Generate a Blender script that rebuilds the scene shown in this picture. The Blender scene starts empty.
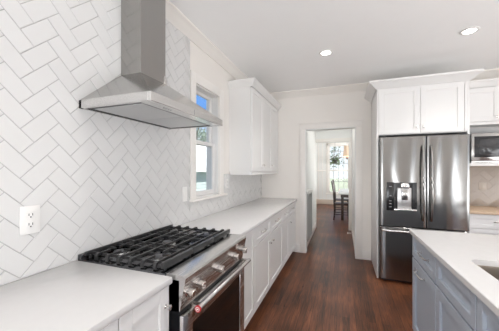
import bpy, bmesh, math, random
from mathutils import Vector, Matrix
random.seed(7)
R = math.radians
S = bpy.context.scene
C = S.collection

# ------------------------------------------------------------------ camera, sky, light, exposure
cam = bpy.data.objects.new('camera', bpy.data.cameras.new('camera')); C.objects.link(cam)
cam.location = (0, 0, 1.41)
FPX = 255.0
cam.data.sensor_width = 36.0
cam.data.lens = 36.0*FPX/499.0
cam.rotation_euler = (R(90), 0, math.atan(93.5/FPX))
cam.data.shift_y = 4.5/499.0
cam.data.clip_start = 0.02
S.camera = cam
S.view_settings.view_transform = 'Standard'
S.view_settings.look = 'None'
S.view_settings.exposure = 0.40
S.view_settings.gamma = 1.0
S.view_settings.use_curve_mapping = False

w = bpy.data.worlds.new('sky'); S.world = w; w.use_nodes = True
nt = w.node_tree; nt.nodes.clear()
out = nt.nodes.new('ShaderNodeOutputWorld'); bg = nt.nodes.new('ShaderNodeBackground')
tc = nt.nodes.new('ShaderNodeTexCoord'); sp = nt.nodes.new('ShaderNodeSeparateXYZ'); cr = nt.nodes.new('ShaderNodeValToRGB')
el = cr.color_ramp.elements
el[0].position = 0.0; el[0].color = (.85, .92, 1.0, 1)
el[1].position = 1.0; el[1].color = (1.0, 1.0, 1.0, 1)
for p_, c_ in ((.12, (.80, .90, 1.0, 1)), (.20, (.14, .35, .80, 1)), (.42, (.12, .32, .78, 1)), (.55, (.85, .95, 1.0, 1))):
    e_ = el.new(p_); e_.color = c_
nt.links.new(tc.outputs['Generated'], sp.inputs[0]); nt.links.new(sp.outputs['Z'], cr.inputs[0])
nt.links.new(cr.outputs[0], bg.inputs['Color']); nt.links.new(bg.outputs[0], out.inputs['Surface'])
bg.inputs['Strength'].default_value = 1.15

def light(name, kind, loc, rot, power, size=None, size_y=None, color=(1, 1, 1), **kw):
    l = bpy.data.lights.new(name, kind); l.energy = power; l.color = color
    if kind == 'AREA':
        l.shape = 'RECTANGLE'; l.size = size; l.size_y = size_y
    for k, v in kw.items(): setattr(l, k, v)
    o = bpy.data.objects.new(name, l); o.location = loc; o.rotation_euler = rot; C.objects.link(o)
    return o
light('sun', 'SUN', (6, 2, 9), (0, R(40), 0), 5.5, color=(1, .96, .9), angle=R(1.0))
# fill at the unseen rear and right windows, tilted up to brighten the ceiling
REAR = ((-1.0, .5), (1.30, 1.60), (2.45, 2.7), (3.45, 3.9))       # glazed doors in the rear wall; the leftmost is added to brighten the back wall
for i, (a, c_) in enumerate(REAR):
    light('rear_uplight' if i == 0 else 'rear_uplight.%03d' % i, 'AREA', ((a+c_)/2, -2.58, 1.0), (R(150), 0, 0), 42*(c_-a), c_-a, 2.1, (.96, .98, 1))
light('right_uplight', 'AREA', (3.90, 1.0, 1.0), (R(152), 0, R(90)), 60, 2.6, 1.6, (.97, .98, 1))
light('dining_side_fill', 'AREA', (1.93, 9.0, 1.5), (R(120), 0, R(90)), 120, 3.2, 1.8, (1, .99, .97))  # added side fill in front of a windowless dining wall
S.cycles.diffuse_bounces = 8
S.cycles.max_bounces = 16

# ------------------------------------------------------------------ materials
def mat(name, col, rough=.5, metal=0., spec=.5, noise=0., nscale=8., bump=0., bscale=40., coat=0., stretch=None, rvar=0.):
    m = bpy.data.materials.new(name); m.use_nodes = True
    n = m.node_tree; b = n.nodes['Principled BSDF']
    b.inputs['Base Color'].default_value = (*col, 1); b.inputs['Roughness'].default_value = rough
    b.inputs['Metallic'].default_value = metal; b.inputs['Specular IOR Level'].default_value = spec
    if coat: b.inputs['Coat Weight'].default_value = coat; b.inputs['Coat Roughness'].default_value = .05
    t = n.nodes.new('ShaderNodeTexCoord'); mp = n.nodes.new('ShaderNodeMapping')
    n.links.new(t.outputs['Object'], mp.inputs[0])
    if stretch: mp.inputs['Scale'].default_value = stretch
    nz = n.nodes.new('ShaderNodeTexNoise'); nz.inputs['Scale'].default_value = nscale; nz.inputs['Detail'].default_value = 4
    n.links.new(mp.outputs[0], nz.inputs['Vector'])
    mx = n.nodes.new('ShaderNodeMix'); mx.data_type = 'RGBA'
    mx.inputs[6].default_value = (*[c*(1-noise) for c in col], 1); mx.inputs[7].default_value = (*[min(1, c*(1+noise)) for c in col], 1)
    n.links.new(nz.outputs['Fac'], mx.inputs[0]); n.links.new(mx.outputs[2], b.inputs['Base Color'])
    if rvar:
        mr = n.nodes.new('ShaderNodeMapRange'); mr.inputs['To Min'].default_value = max(0, rough-rvar); mr.inputs['To Max'].default_value = rough+rvar
        n.links.new(nz.outputs['Fac'], mr.inputs[0]); n.links.new(mr.outputs[0], b.inputs['Roughness'])
    if bump:
        n2 = n.nodes.new('ShaderNodeTexNoise'); n2.inputs['Scale'].default_value = bscale; n2.inputs['Detail'].default_value = 3
        n.links.new(mp.outputs[0], n2.inputs['Vector'])
        bp = n.nodes.new('ShaderNodeBump'); bp.inputs['Strength'].default_value = bump; bp.inputs['Distance'].default_value = .002
        n.links.new(n2.outputs['Fac'], bp.inputs['Height']); n.links.new(bp.outputs[0], b.inputs['Normal'])
    return m
def emit(name, col, st):
    m = bpy.data.materials.new(name); m.use_nodes = True
    b = m.node_tree.nodes['Principled BSDF']
    b.inputs['Base Color'].default_value = (*col, 1)
    b.inputs['Emission Color'].default_value = (*col, 1); b.inputs['Emission Strength'].default_value = st
    return m
M = {}
M['wall'] = mat('wall_paint', (.83, .80, .76), .6, noise=.01, bump=.05, bscale=120)
M['ceil'] = mat('ceiling_paint', (.93, .93, .925), .8, noise=.01)
M['trim'] = mat('trim_paint', (.85, .825, .79), .4, noise=.01)
M['hall'] = mat('hall_paint', (.84, .85, .84), .5, noise=.01)
M['cab'] = mat('white_cabinet_paint', (.78, .775, .765), .35, noise=.01)
M['grey'] = mat('grey_cabinet_paint', (.41, .45, .51), .4, noise=.02)
M['quartz'] = mat('white_quartz', (.68, .67, .665), .22, noise=.02, nscale=25, rvar=.03)
M['tile'] = mat('white_glazed_tile', (.70, .697, .69), .13, noise=.02, nscale=5, bump=.5, bscale=16)
M['grout'] = mat('grey_grout', (.46, .455, .45), .9, noise=.08, nscale=60)
M['tile_shaded'] = mat('shaded_white_tile', (.39, .33, .28), .2, noise=.04, nscale=5, bump=.2, bscale=14)  # white tile with the niche's warm shade put into its colour
M['grout_shaded'] = mat('shaded_grout', (.42, .37, .32), .9, noise=.08, nscale=60)  # grout carrying the same warm shade in its colour
M['steel'] = mat('brushed_steel', (.40, .39, .375), .15, 1., noise=.05, nscale=6, stretch=(60, 60, .6), rvar=.05)
M['steel_y'] = mat('brushed_steel_lengthwise', (.70, .69, .68), .26, 1., noise=.05, nscale=6, stretch=(60, .6, 60), rvar=.05)
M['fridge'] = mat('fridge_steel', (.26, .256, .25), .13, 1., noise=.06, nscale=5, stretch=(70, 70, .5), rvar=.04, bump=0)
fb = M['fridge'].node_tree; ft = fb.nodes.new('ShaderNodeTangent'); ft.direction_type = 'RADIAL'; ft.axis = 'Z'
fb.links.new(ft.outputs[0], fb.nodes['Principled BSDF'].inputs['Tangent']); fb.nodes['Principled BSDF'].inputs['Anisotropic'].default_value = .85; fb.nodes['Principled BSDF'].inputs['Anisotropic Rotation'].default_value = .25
M['chrome'] = mat('polished_nickel', (.72, .70, .68), .12, 1., noise=.02)
M['knobsteel'] = mat('knob_steel', (.52, .48, .45), .16, 1., noise=.02)
M['iron'] = mat('cast_iron', (.025, .025, .026), .32, noise=.2, nscale=60, bump=.2, bscale=200)
M['enamel'] = mat('black_enamel', (.012, .012, .013), .18, noise=.1)
M['black'] = mat('black_plastic', (.015, .015, .016), .35, noise=.1)
M['dark'] = mat('dark_side_panel', (.035, .035, .038), .5, noise=.1)
M['pan'] = mat('dark_steel_cooktop', (.13, .13, .135), .2, 1., noise=.1)
M['matte'] = mat('matte_black_side', (.010, .010, .011), .8, spec=.08, noise=.1)
M['glassblack'] = mat('black_oven_glass', (.006, .005, .005), .06, spec=.3, noise=.1)
M['plastic'] = mat('white_plastic', (.82, .81, .79), .35, noise=.01)
M['almond'] = mat('almond_plastic', (.52, .46, .40), .3, noise=.02)
M['slot'] = mat('outlet_slot', (.06, .06, .06), .6)
M['red'] = mat('red_enamel', (.45, .02, .03), .25, noise=.05)
M['grille'] = mat('grey_grille_paint', (.45, .46, .46), .45, noise=.05)
M['darkwood'] = mat('dark_stained_wood', (.040, .022, .016), .3, noise=.35, nscale=12, stretch=(6, 6, .6))
M['cream'] = mat('cream_lampshade', (.85, .66, .50), .7, noise=.03)
M['leaf'] = mat('leaf_green', (.16, .24, .12), .6, noise=.5, nscale=3)
M['treeleaf'] = mat('tree_leaf', (.30, .37, .29), .6, noise=.5, nscale=1)
M['bark'] = mat('bark', (.12, .09, .07), .8, noise=.3)
M['teal'] = mat('teal_siding', (.50, .58, .58), .7, noise=.06)
M['roofing'] = mat('pale_roofing', (.72, .74, .75), .8, noise=.05)
M['grass'] = mat('lawn', (.36, .40, .30), .9, noise=.4, nscale=2)
M['mesh'] = mat('hood_filter', (.62, .62, .62), .35, 1., noise=.25, nscale=300)
M['tabletop'] = mat('pale_table_top', (.62, .64, .62), .25, noise=.05)
M['burnercap'] = mat('burner_cap', (.05, .05, .055), .3, noise=.1)
M['burnerring'] = mat('burner_ring', (.6, .6, .6), .25, 1.)
M['basin'] = mat('steel_basin', (.42, .36, .30), .28, 1., noise=.05)
M['screen'] = mat('microwave_window', (.045, .045, .048), .12, noise=.1)
M['mark'] = mat('grey_marking', (.32, .32, .33), .5)
g = bpy.data.materials.new('window_glass'); g.use_nodes = True; b = g.node_tree.nodes['Principled BSDF']
b.inputs['Transmission Weight'].default_value = 1; b.inputs['Roughness'].default_value = 0; b.inputs['IOR'].default_value = 1.2
M['glass'] = g
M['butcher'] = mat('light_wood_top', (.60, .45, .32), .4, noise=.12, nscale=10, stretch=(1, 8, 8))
M['lamp'] = emit('downlight_lens', (1, .97, .92), 9)

# wood floor: boards running away from the camera
m = bpy.data.materials.new('dark_oak_floor'); m.use_nodes = True; n = m.node_tree; b = n.nodes['Principled BSDF']
t = n.nodes.new('ShaderNodeTexCoord'); mp = n.nodes.new('ShaderNodeMapping'); mp.inputs['Rotation'].default_value = (0, 0, R(90))
n.links.new(t.outputs['Object'], mp.inputs[0])
br = n.nodes.new('ShaderNodeTexBrick'); br.inputs['Scale'].default_value = 1; br.inputs['Mortar Size'].default_value = .0012
br.inputs['Brick Width'].default_value = 1.1; br.inputs['Row Height'].default_value = .057; br.offset = .37
br.inputs['Color1'].default_value = (0, 0, 0, 1); br.inputs['Color2'].default_value = (1, 1, 1, 1); br.inputs['Mortar'].default_value = (.4, .4, .4, 1)
n.links.new(mp.outputs[0], br.inputs['Vector'])
mp2 = n.nodes.new('ShaderNodeMapping'); mp2.inputs['Scale'].default_value = (22, 1.3, 1); n.links.new(t.outputs['Object'], mp2.inputs[0])
nz = n.nodes.new('ShaderNodeTexNoise'); nz.inputs['Scale'].default_value = 3; nz.inputs['Detail'].default_value = 6; nz.inputs['Distortion'].default_value = 1.2
n.links.new(mp2.outputs[0], nz.inputs['Vector'])
nb = n.nodes.new('ShaderNodeTexNoise'); nb.inputs['Scale'].default_value = 1.6; n.links.new(t.outputs['Object'], nb.inputs['Vector'])
def math_node(op, a, bb):
    k = n.nodes.new('ShaderNodeMath'); k.operation = op
    for i, v in enumerate((a, bb)):
        if isinstance(v, (int, float)): k.inputs[i].default_value = v
        else: n.links.new(v, k.inputs[i])
    return k.outputs[0]
f1 = math_node('MULTIPLY', br.outputs['Color'], .20); f2 = math_node('MULTIPLY', nz.outputs['Fac'], .95); f3 = math_node('MULTIPLY', nb.outputs['Fac'], .75)
fs = math_node('SUBTRACT', math_node('ADD', math_node('ADD', f1, f2), f3), .52)
rp = n.nodes.new('ShaderNodeValToRGB'); n.links.new(fs, rp.inputs[0])
rp.color_ramp.elements[0].position = .15; rp.color_ramp.elements[0].color = (.026, .011, .006, 1)
rp.color_ramp.elements[1].position = .95; rp.color_ramp.elements[1].color = (.33, .115, .045, 1)
e = rp.color_ramp.elements.new(.5); e.color = (.125, .043, .019, 1)
mm = n.nodes.new('ShaderNodeMix'); mm.data_type = 'RGBA'; n.links.new(br.outputs['Fac'], mm.inputs[0])
n.links.new(rp.outputs[0], mm.inputs[6]); mm.inputs[7].default_value = (.015, .007, .004, 1)
n.links.new(mm.outputs[2], b.inputs['Base Color'])
b.inputs['Roughness'].default_value = .3; b.inputs['Specular IOR Level'].default_value = .28
mr = n.nodes.new('ShaderNodeMapRange'); mr.inputs['To Min'].default_value = .22; mr.inputs['To Max'].default_value = .42
n.links.new(nz.outputs['Fac'], mr.inputs[0]); n.links.new(mr.outputs[0], b.inputs['Roughness'])
bp = n.nodes.new('ShaderNodeBump'); bp.inputs['Strength'].default_value = .25; bp.inputs['Distance'].default_value = .001
n.links.new(nz.outputs['Fac'], bp.inputs['Height']); n.links.new(bp.outputs[0], b.inputs['Normal'])
M['floor'] = m

# ------------------------------------------------------------------ mesh helpers
ORG = {}
class MB:
    def __init__(s): s.bm = bmesh.new()
    def box(s, x0, x1, y0, y1, z0, z1, bev=0, seg=2):
        t = bmesh.new(); bmesh.ops.create_cube(t, size=1)
        for v in t.verts:
            v.co = ((x0+x1)/2+v.co.x*abs(x1-x0), (y0+y1)/2+v.co.y*abs(y1-y0), (z0+z1)/2+v.co.z*abs(z1-z0))
        if bev: bmesh.ops.bevel(t, geom=list(t.edges), offset=bev, segments=seg, profile=.5, affect='EDGES')
        s.add(t); return s
    def add(s, t, mtx=None):
        if mtx is not None: t.transform(mtx)
        me = bpy.data.meshes.new('t'); t.to_mesh(me); s.bm.from_mesh(me); bpy.data.meshes.remove(me); t.free(); return s
    def cyl(s, p0, p1, r0, r1=None, seg=20, bev=0):
        p0, p1 = Vector(p0), Vector(p1); r1 = r0 if r1 is None else r1
        d = p1-p0; t = bmesh.new()
        bmesh.ops.create_cone(t, cap_ends=True, segments=seg, radius1=r0, radius2=r1, depth=d.length)
        if bev:
            ed = [e for e in t.edges if len(e.link_faces) == 2 and any(len(f.verts) > 4 for f in e.link_faces)]
            bmesh.ops.bevel(t, geom=ed, offset=bev, segments=2, profile=.5, affect='EDGES')
        q = d.to_track_quat('Z', 'Y').to_matrix().to_4x4(); q.translation = (p0+p1)/2
        return s.add(t, q)
    def tube(s, pts, r, seg=10):
        pts = [Vector(p) for p in pts]; rings = []
        up = Vector((0, 0, 1)); t = bmesh.new()
        for i, p in enumerate(pts):
            a = pts[max(i-1, 0)]; c = pts[min(i+1, len(pts)-1)]; d = (c-a).normalized()
            u = d.cross(up)
            if u.length < 1e-3: u = d.cross(Vector((1, 0, 0)))
            u.normalize(); v = d.cross(u)
            rings.append([t.verts.new(p+u*math.cos(k*2*math.pi/seg)*r+v*math.sin(k*2*math.pi/seg)*r) for k in range(seg)])
        for a, c in zip(rings, rings[1:]):
            for k in range(seg): t.faces.new((a[k], a[(k+1) % seg], c[(k+1) % seg], c[k]))
        t.faces.new(rings[0]); t.faces.new(rings[-1][::-1])
        bmesh.ops.recalc_face_normals(t, faces=t.faces)
        return s.add(t)
    def prism(s, poly, axis, a0, a1, bev=0):
        """poly in the two other axes, extruded along axis a0..a1"""
        t = bmesh.new()
        def P(p, a):
            return {'x': (a, p[0], p[1]), 'y': (p[0], a, p[1]), 'z': (p[0], p[1], a)}[axis]
        v0 = [t.verts.new(P(p, a0)) for p in poly]; v1 = [t.verts.new(P(p, a1)) for p in poly]
        t.faces.new(v0); t.faces.new(v1[::-1]); k = len(poly)
        for i in range(k): t.faces.new((v0[i], v1[i], v1[(i+1) % k], v0[(i+1) % k]))
        bmesh.ops.recalc_face_normals(t, faces=t.faces)
        if bev: bmesh.ops.bevel(t, geom=list(t.edges), offset=bev, segments=2, profile=.5, affect='EDGES')
        return s.add(t)
    def lathe(s, prof, c, axis=(0, 0, 1), seg=28):
        t = bmesh.new(); rings = []
        for r, z in prof:
            rings.append([t.verts.new((max(r, 1e-4)*math.cos(2*math.pi*k/seg), max(r, 1e-4)*math.sin(2*math.pi*k/seg), z)) for k in range(seg)])
        for a, b_ in zip(rings, rings[1:]):
            for k in range(seg): t.faces.new((a[k], a[(k+1) % seg], b_[(k+1) % seg], b_[k]))
        t.faces.new(rings[0][::-1]); t.faces.new(rings[-1])
        bmesh.ops.recalc_face_normals(t, faces=t.faces)
        q = Vector(axis).to_track_quat('Z', 'Y').to_matrix().to_4x4(); q.translation = Vector(c)
        return s.add(t, q)
    def shaker(s, face, p, a0, a1, z0, z1, t=.02, rail=.06, rec=.008, bev=.0015):
        """framed panel. face '+x','-x','+y','-y': outward side; p: coordinate of the outer surface; a0..a1 extent along the other axis"""
        sg = 1 if face[0] == '+' else -1; ax = face[1]
        def B(u0, u1, v0, v1, d0, d1, bv=bev):
            q0, q1 = sorted((p-sg*d0, p-sg*d1))
            if ax == 'x': s.box(q0, q1, u0, u1, v0, v1, bv, 1)
            else: s.box(u0, u1, q0, q1, v0, v1, bv, 1)
        B(a0, a0+rail, z0, z1, 0, t); B(a1-rail, a1, z0, z1, 0, t)
        B(a0+rail, a1-rail, z0, z0+rail, 0, t); B(a0+rail, a1-rail, z1-rail, z1, 0, t)
        B(a0+rail-.004, a1-rail+.004, z0+rail-.004, z1-rail+.004, rec, t-.001, 0)
        return s
def new_obj(name, mb, m, parent=None, smooth=True, loc=None):
    me = bpy.data.meshes.new(name); off = Vector(ORG.get(parent.name, (0, 0, 0))) if parent else Vector(loc or (0, 0, 0))
    if off.length: bmesh.ops.translate(mb.bm, verts=mb.bm.verts, vec=-off)
    mb.bm.to_mesh(me); mb.bm.free(); me.materials.append(m)
    o = bpy.data.objects.new(name, me); C.objects.link(o)
    if parent: o.parent = parent; ORG[o.name] = off
    else: o.location = off; ORG[o.name] = off
    if smooth:
        try: me.shade_smooth()
        except Exception:
            for p in me.polygons: p.use_smooth = True
        try: me.set_sharp_from_angle(angle=R(32))
        except Exception: pass
    return o
def thing(name, loc, label, cat, group=None):
    o = bpy.data.objects.new(name, None); o.empty_display_size = .05; C.objects.link(o); o.location = loc; ORG[o.name] = Vector(loc)
    tag(o, label, cat, group); return o
def tag(o, label, cat, group=None):
    o['label'] = label; o['category'] = cat
    if group: o['group'] = group
    return o
def struct(name, mb, m, label=None, **k):
    o = new_obj(name, mb, m, **k)
    o['kind'] = 'structure'
    if label: o['label'] = label
    return o
def sroot(name, loc=(0, 0, 0)):
    o = bpy.data.objects.new(name, None); C.objects.link(o); o.location = loc; ORG[o.name] = Vector(loc); o['kind'] = 'structure'; return o
def dup(root, loc, label, group=None, rotz=None):
    def cp(o, par):
        c = o.copy(); C.objects.link(c); c.parent = par
        for ch in [q for q in bpy.data.objects if q.parent == o]: cp(ch, c)
        return c
    r = cp(root, None); r.location = loc; r['label'] = label
    if rotz is not None: r.rotation_euler.z = rotz
    if group: r['group'] = group
    return r

# ------------------------------------------------------------------ room shell
XW, YB, ZC = -1.385, 4.40, 2.76
XR, YR = 4.0, -2.7
struct('floor', MB().box(-4, 5.5, YR-.2, 11.6, -.1, 0), M['floor'], 'dark reddish brown hardwood floor running on through the doorway', smooth=False)
struct('ceiling', MB().box(-1.6, XR+.2, YR-.2, 11.6, ZC, ZC+.15), M['ceil'], 'flat white painted ceiling with recessed lights', smooth=False)
# left wall with window opening
WY0, WY1, WZ0, WZ1 = 2.19, 2.70, 1.125, 2.275
wl = MB()
wl.box(XW-.16, XW, YR, WY0, 0, ZC).box(XW-.16, XW, WY1, YB+.12, 0, ZC).box(XW-.16, XW, WY0, WY1, 0, WZ0).box(XW-.16, XW, WY0, WY1, WZ1, ZC)
struct('wall_left', wl, M['wall'], 'off-white painted wall behind the range', smooth=False)
DX0, DX1, DZ = -.60, .195, 2.10
wb = MB(); wb.box(XW, DX0, YB, YB+.12, 0, ZC).box(DX1, XR, YB, YB+.12, 0, ZC).box(DX0, DX1, YB, YB+.12, DZ, ZC)
struct('wall_back', wb, M['wall'], 'off-white painted wall with the open doorway', smooth=False)
wr = MB(); wr.box(XR, XR+.16, YR, -.35, 0, ZC).box(XR, XR+.16, 2.35, YB+.12, 0, ZC).box(XR, XR+.16, -.35, 2.35, 0, .25).box(XR, XR+.16, -.35, 2.35, 2.25, ZC)
struct('wall_right', wr, M['wall'], smooth=False)
we = MB(); xs_ = [XW-.16]+[q for ab in REAR for q in ab]+[XR+.16]
for a, c_ in zip(xs_[::2], xs_[1::2]): we.box(a, c_, YR-.12, YR, 0, ZC)
for a, c_ in REAR: we.box(a, c_, YR-.12, YR, 0, .1).box(a, c_, YR-.12, YR, 2.25, ZC)
struct('wall_rear', we, M['wall'], smooth=False)
def plain_window(name, x0, x1, y0, y1, z0, z1, ax):
    r_ = sroot(name, (x0, y0, z0)); f = MB()
    if ax == 'y':
        f.box(x0, x0+.04, y0, y1, z0, z1).box(x1-.04, x1, y0, y1, z0, z1).box(x0, x1, y0, y1, z0, z0+.05).box(x0, x1, y0, y1, z1-.05, z1)
    else:
        f.box(x0, x1, y0, y0+.05, z0, z1).box(x0, x1, y1-.05, y1, z0, z1).box(x0, x1, y0, y1, z0, z0+.05).box(x0, x1, y0, y1, z1-.05, z1).box(x0, x1, (y0+y1)/2-.03, (y0+y1)/2+.03, z0, z1)
    new_obj('window_frame', f, M['trim'], r_, smooth=False)
for i, (a, c_) in enumerate(REAR): plain_window('window_%d' % (i+3), a, c_, YR-.09, YR-.04, .1, 2.25, 'y')  # the leftmost frame belongs to the added fill opening
plain_window('window_7', XR+.05, XR+.1, -.35, 2.35, .25, 2.25, 'x')

# crown mouldings
CR = [(0, 0), (.012, 0), (.018, .012), (.03, .022), (.05, .055), (.072, .075), (.085, .082), (.085, .1), (0, .1)]
struct('trim_1', MB().prism([(XW+a, ZC-.1+z) for a, z in CR], 'y', YR, YB), M['wall'], 'crown moulding along the left wall')
struct('trim_2', MB().prism([(YB-a, ZC-.1+z) for a, z in CR], 'x', XW, XR), M['wall'], 'crown moulding along the back wall')
# doorway casing
dc = sroot('door_1', (DX0, YB, 0))
k = MB(); k.box(DX0-.09, DX0, YB-.02, YB, 0, DZ, .003).box(DX1, DX1+.09, YB-.02, YB, 0, DZ, .003).box(DX0-.09, DX1+.09, YB-.02, YB, DZ, DZ+.09, .003)
k.box(DX0-.1, DX1+.1, YB-.028, YB, DZ+.09, DZ+.105, .003)
new_obj('casing', k, M['trim'], dc)
k = MB(); k.box(DX0-.001, DX0+.012, YB-.015, YB+.135, 0, DZ).box(DX1-.012, DX1+.001, YB-.015, YB+.135, 0, DZ).box(DX0, DX1, YB-.015, YB+.135, DZ-.012, DZ+.001)
new_obj('jamb', k, M['hall'], dc, smooth=False)
struct('baseboard_back', MB().box(DX1+.09, .41, YB-.015, YB, 0, .14, .003).box(-.78, DX0-.09, YB-.015, YB, 0, .14, .003), M['trim'])

# hall beyond the doorway
struct('wall_hall_left', MB().box(-.75, -.63, YB+.12, 6.4, 0, ZC), M['hall'], smooth=False)
struct('baseboard_hall_left', MB().box(-.63, -.615, YB+.12, 6.4, 0, .13, .003), M['trim'])
struct('wall_hall_right', MB().box(.20, .32, YB+.12, 6.4, 0, ZC), M['hall'], smooth=False)
struct('baseboard_hall_right', MB().box(.185, .20, YB+.12, 6.38, 0, .13, .003), M['trim'])
ox0, ox1, oz = -.62, .125, 2.075
struct('wall_hall_end', MB().box(-2.6, ox0, 6.4, 6.52, 0, ZC).box(ox1, 3.1, 6.4, 6.52, 0, ZC).box(ox0, ox1, 6.4, 6.52, oz, ZC), M['hall'], smooth=False)
k = MB(); k.box(ox1, ox1+.07, 6.38, 6.4, 0, oz, .003).box(-.629, ox1+.07, 6.38, 6.4, oz, oz+.09, .003)
dc2 = sroot('door_2', (0, 6.4, 0)); new_obj('casing', k, M['trim'], dc2)
# dining room
struct('wall_dining_left', MB().box(-2.6, -2.48, 6.52, 11.12, 0, ZC), M['hall'], smooth=False)
struct('wall_dining_right', MB().box(1.98, 2.1, 6.52, 11.12, 0, ZC), M['hall'], smooth=False)
struct('ceiling.001', MB().box(-2.6, -1.6, 6.4, 11.6, ZC, ZC+.15), M['ceil'], smooth=False)
ax0, ax1, az0, az1 = -.56, .23, .45, 2.42
struct('wall_dining_back', MB().box(-2.6, ax0, 11, 11.12, 0, ZC).box(ax1, 2.1, 11, 11.12, 0, ZC).box(ax0, ax1, 11, 11.12, 0, az0).box(ax0, ax1, 11, 11.12, az1, ZC), M['hall'], smooth=False)
struct('baseboard_dining_back', MB().box(-2.48, 1.98, 10.98, 11, 0, .19, .003), mat('tan_baseboard', (.62, .52, .44), .5))
struct('trim_3', MB().box(-2.48, ax0-.09, 10.97, 11, 1.36, 1.40, .004), M['trim'], 'chair rail on the far dining room wall')
for i in range(6):
    x = -1.45+i*.16
    struct('trim_4' if i == 0 else 'trim_4.%03d' % i, MB().box(x, x+.02, 10.985, 11, .19, 2.6, .002), M['trim'])
dw = sroot('window_2', (ax0, 11, az0))
k = MB(); k.box(ax0-.08, ax0, 10.98, 11, az0-.02, az1+.1, .003).box(ax1, ax1+.08, 10.98, 11, az0-.02, az1+.1, .003).box(ax0-.08, ax1+.08, 10.98, 11, az1, az1+.1, .003).box(ax0-.11, ax1+.11, 10.95, 11, az0-.05, az0, .004)
k.box(ax0, ax0+.05, 11.03, 11.07, az0, az1).box(ax1-.05, ax1, 11.03, 11.07, az0, az1).box(ax0, ax1, 11.03, 11.07, az0, az0+.07).box(ax0, ax1, 11.03, 11.07, az1-.05, az1).box(ax0, ax1, 11.02, 11.08, 1.36, 1.43)
new_obj('window_frame', k, M['trim'], dw, smooth=False)
k = MB()
for i in range(1, 4):
    x = ax0+(ax1-ax0)*i/4
    k.box(x-.011, x+.011, 11.04, 11.06, az0, az1)
for z in (.95, 1.68, 1.93, 2.17): k.box(ax0, ax1, 11.04, 11.06, z-.011, z+.011)
new_obj('muntins', k, M['grille'], dw, smooth=False)
new_obj('window_pane', MB().box(ax0+.04, ax1-.04, 11.048, 11.052, az0, az1), M['glass'], dw, smooth=False)

# kitchen window
kw = sroot('window_1', (XW, WY0, WZ0))
k = MB()
k.box(XW, XW+.022, WY0-.09, WY0, WZ0-.005, WZ1+.095, .003).box(XW, XW+.022, WY1, WY1+.11, WZ0-.005, WZ1+.095, .003).box(XW, XW+.022, WY0, WY1, WZ1, WZ1+.095, .003)
new_obj('casing', k, M['trim'], kw)
new_obj('window_sill', MB().box(XW-.1, XW+.05, WY0-.105, WY1+.16, WZ0-.022, WZ0, .004), M['trim'], kw)
k = MB(); k.box(XW-.15, XW, WY0, WY0+.012, WZ0, WZ1).box(XW-.15, XW, WY1-.012, WY1, WZ0, WZ1).box(XW-.15, XW, WY0, WY1, WZ1-.012, WZ1).box(XW-.15, XW, WY0, WY1, WZ0, WZ0+.012)
new_obj('jamb', k, M['cab'], kw, smooth=False)
ZM = 1.70
def sash(name, x0, x1, z0, z1):
    k = MB(); a, b_ = WY0+.012, WY1-.012
    k.box(x0, x1, a, a+.045, z0, z1, .003).box(x0, x1, b_-.045, b_, z0, z1, .003).box(x0, x1, a+.045, b_-.045, z0, z0+.05, .003).box(x0, x1, a+.045, b_-.045, z1-.035, z1, .003)
    o = new_obj(name, k, M['cab'], kw)
    new_obj('window_pane', MB().box((x0+x1)/2-.002, (x0+x1)/2+.002, a+.04, b_-.04, z0+.04, z1-.03), M['glass'], o, smooth=False)
sash('lower_sash', XW-.075, XW-.04, WZ0+.012, ZM+.018)
sash('upper_sash', XW-.115, XW-.08, ZM-.018, WZ1-.012)
new_obj('sash_lock', MB().box(XW-.06, XW-.045, 2.43, 2.47, ZM+.018, ZM+.03, .003), M['chrome'], kw)

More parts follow.
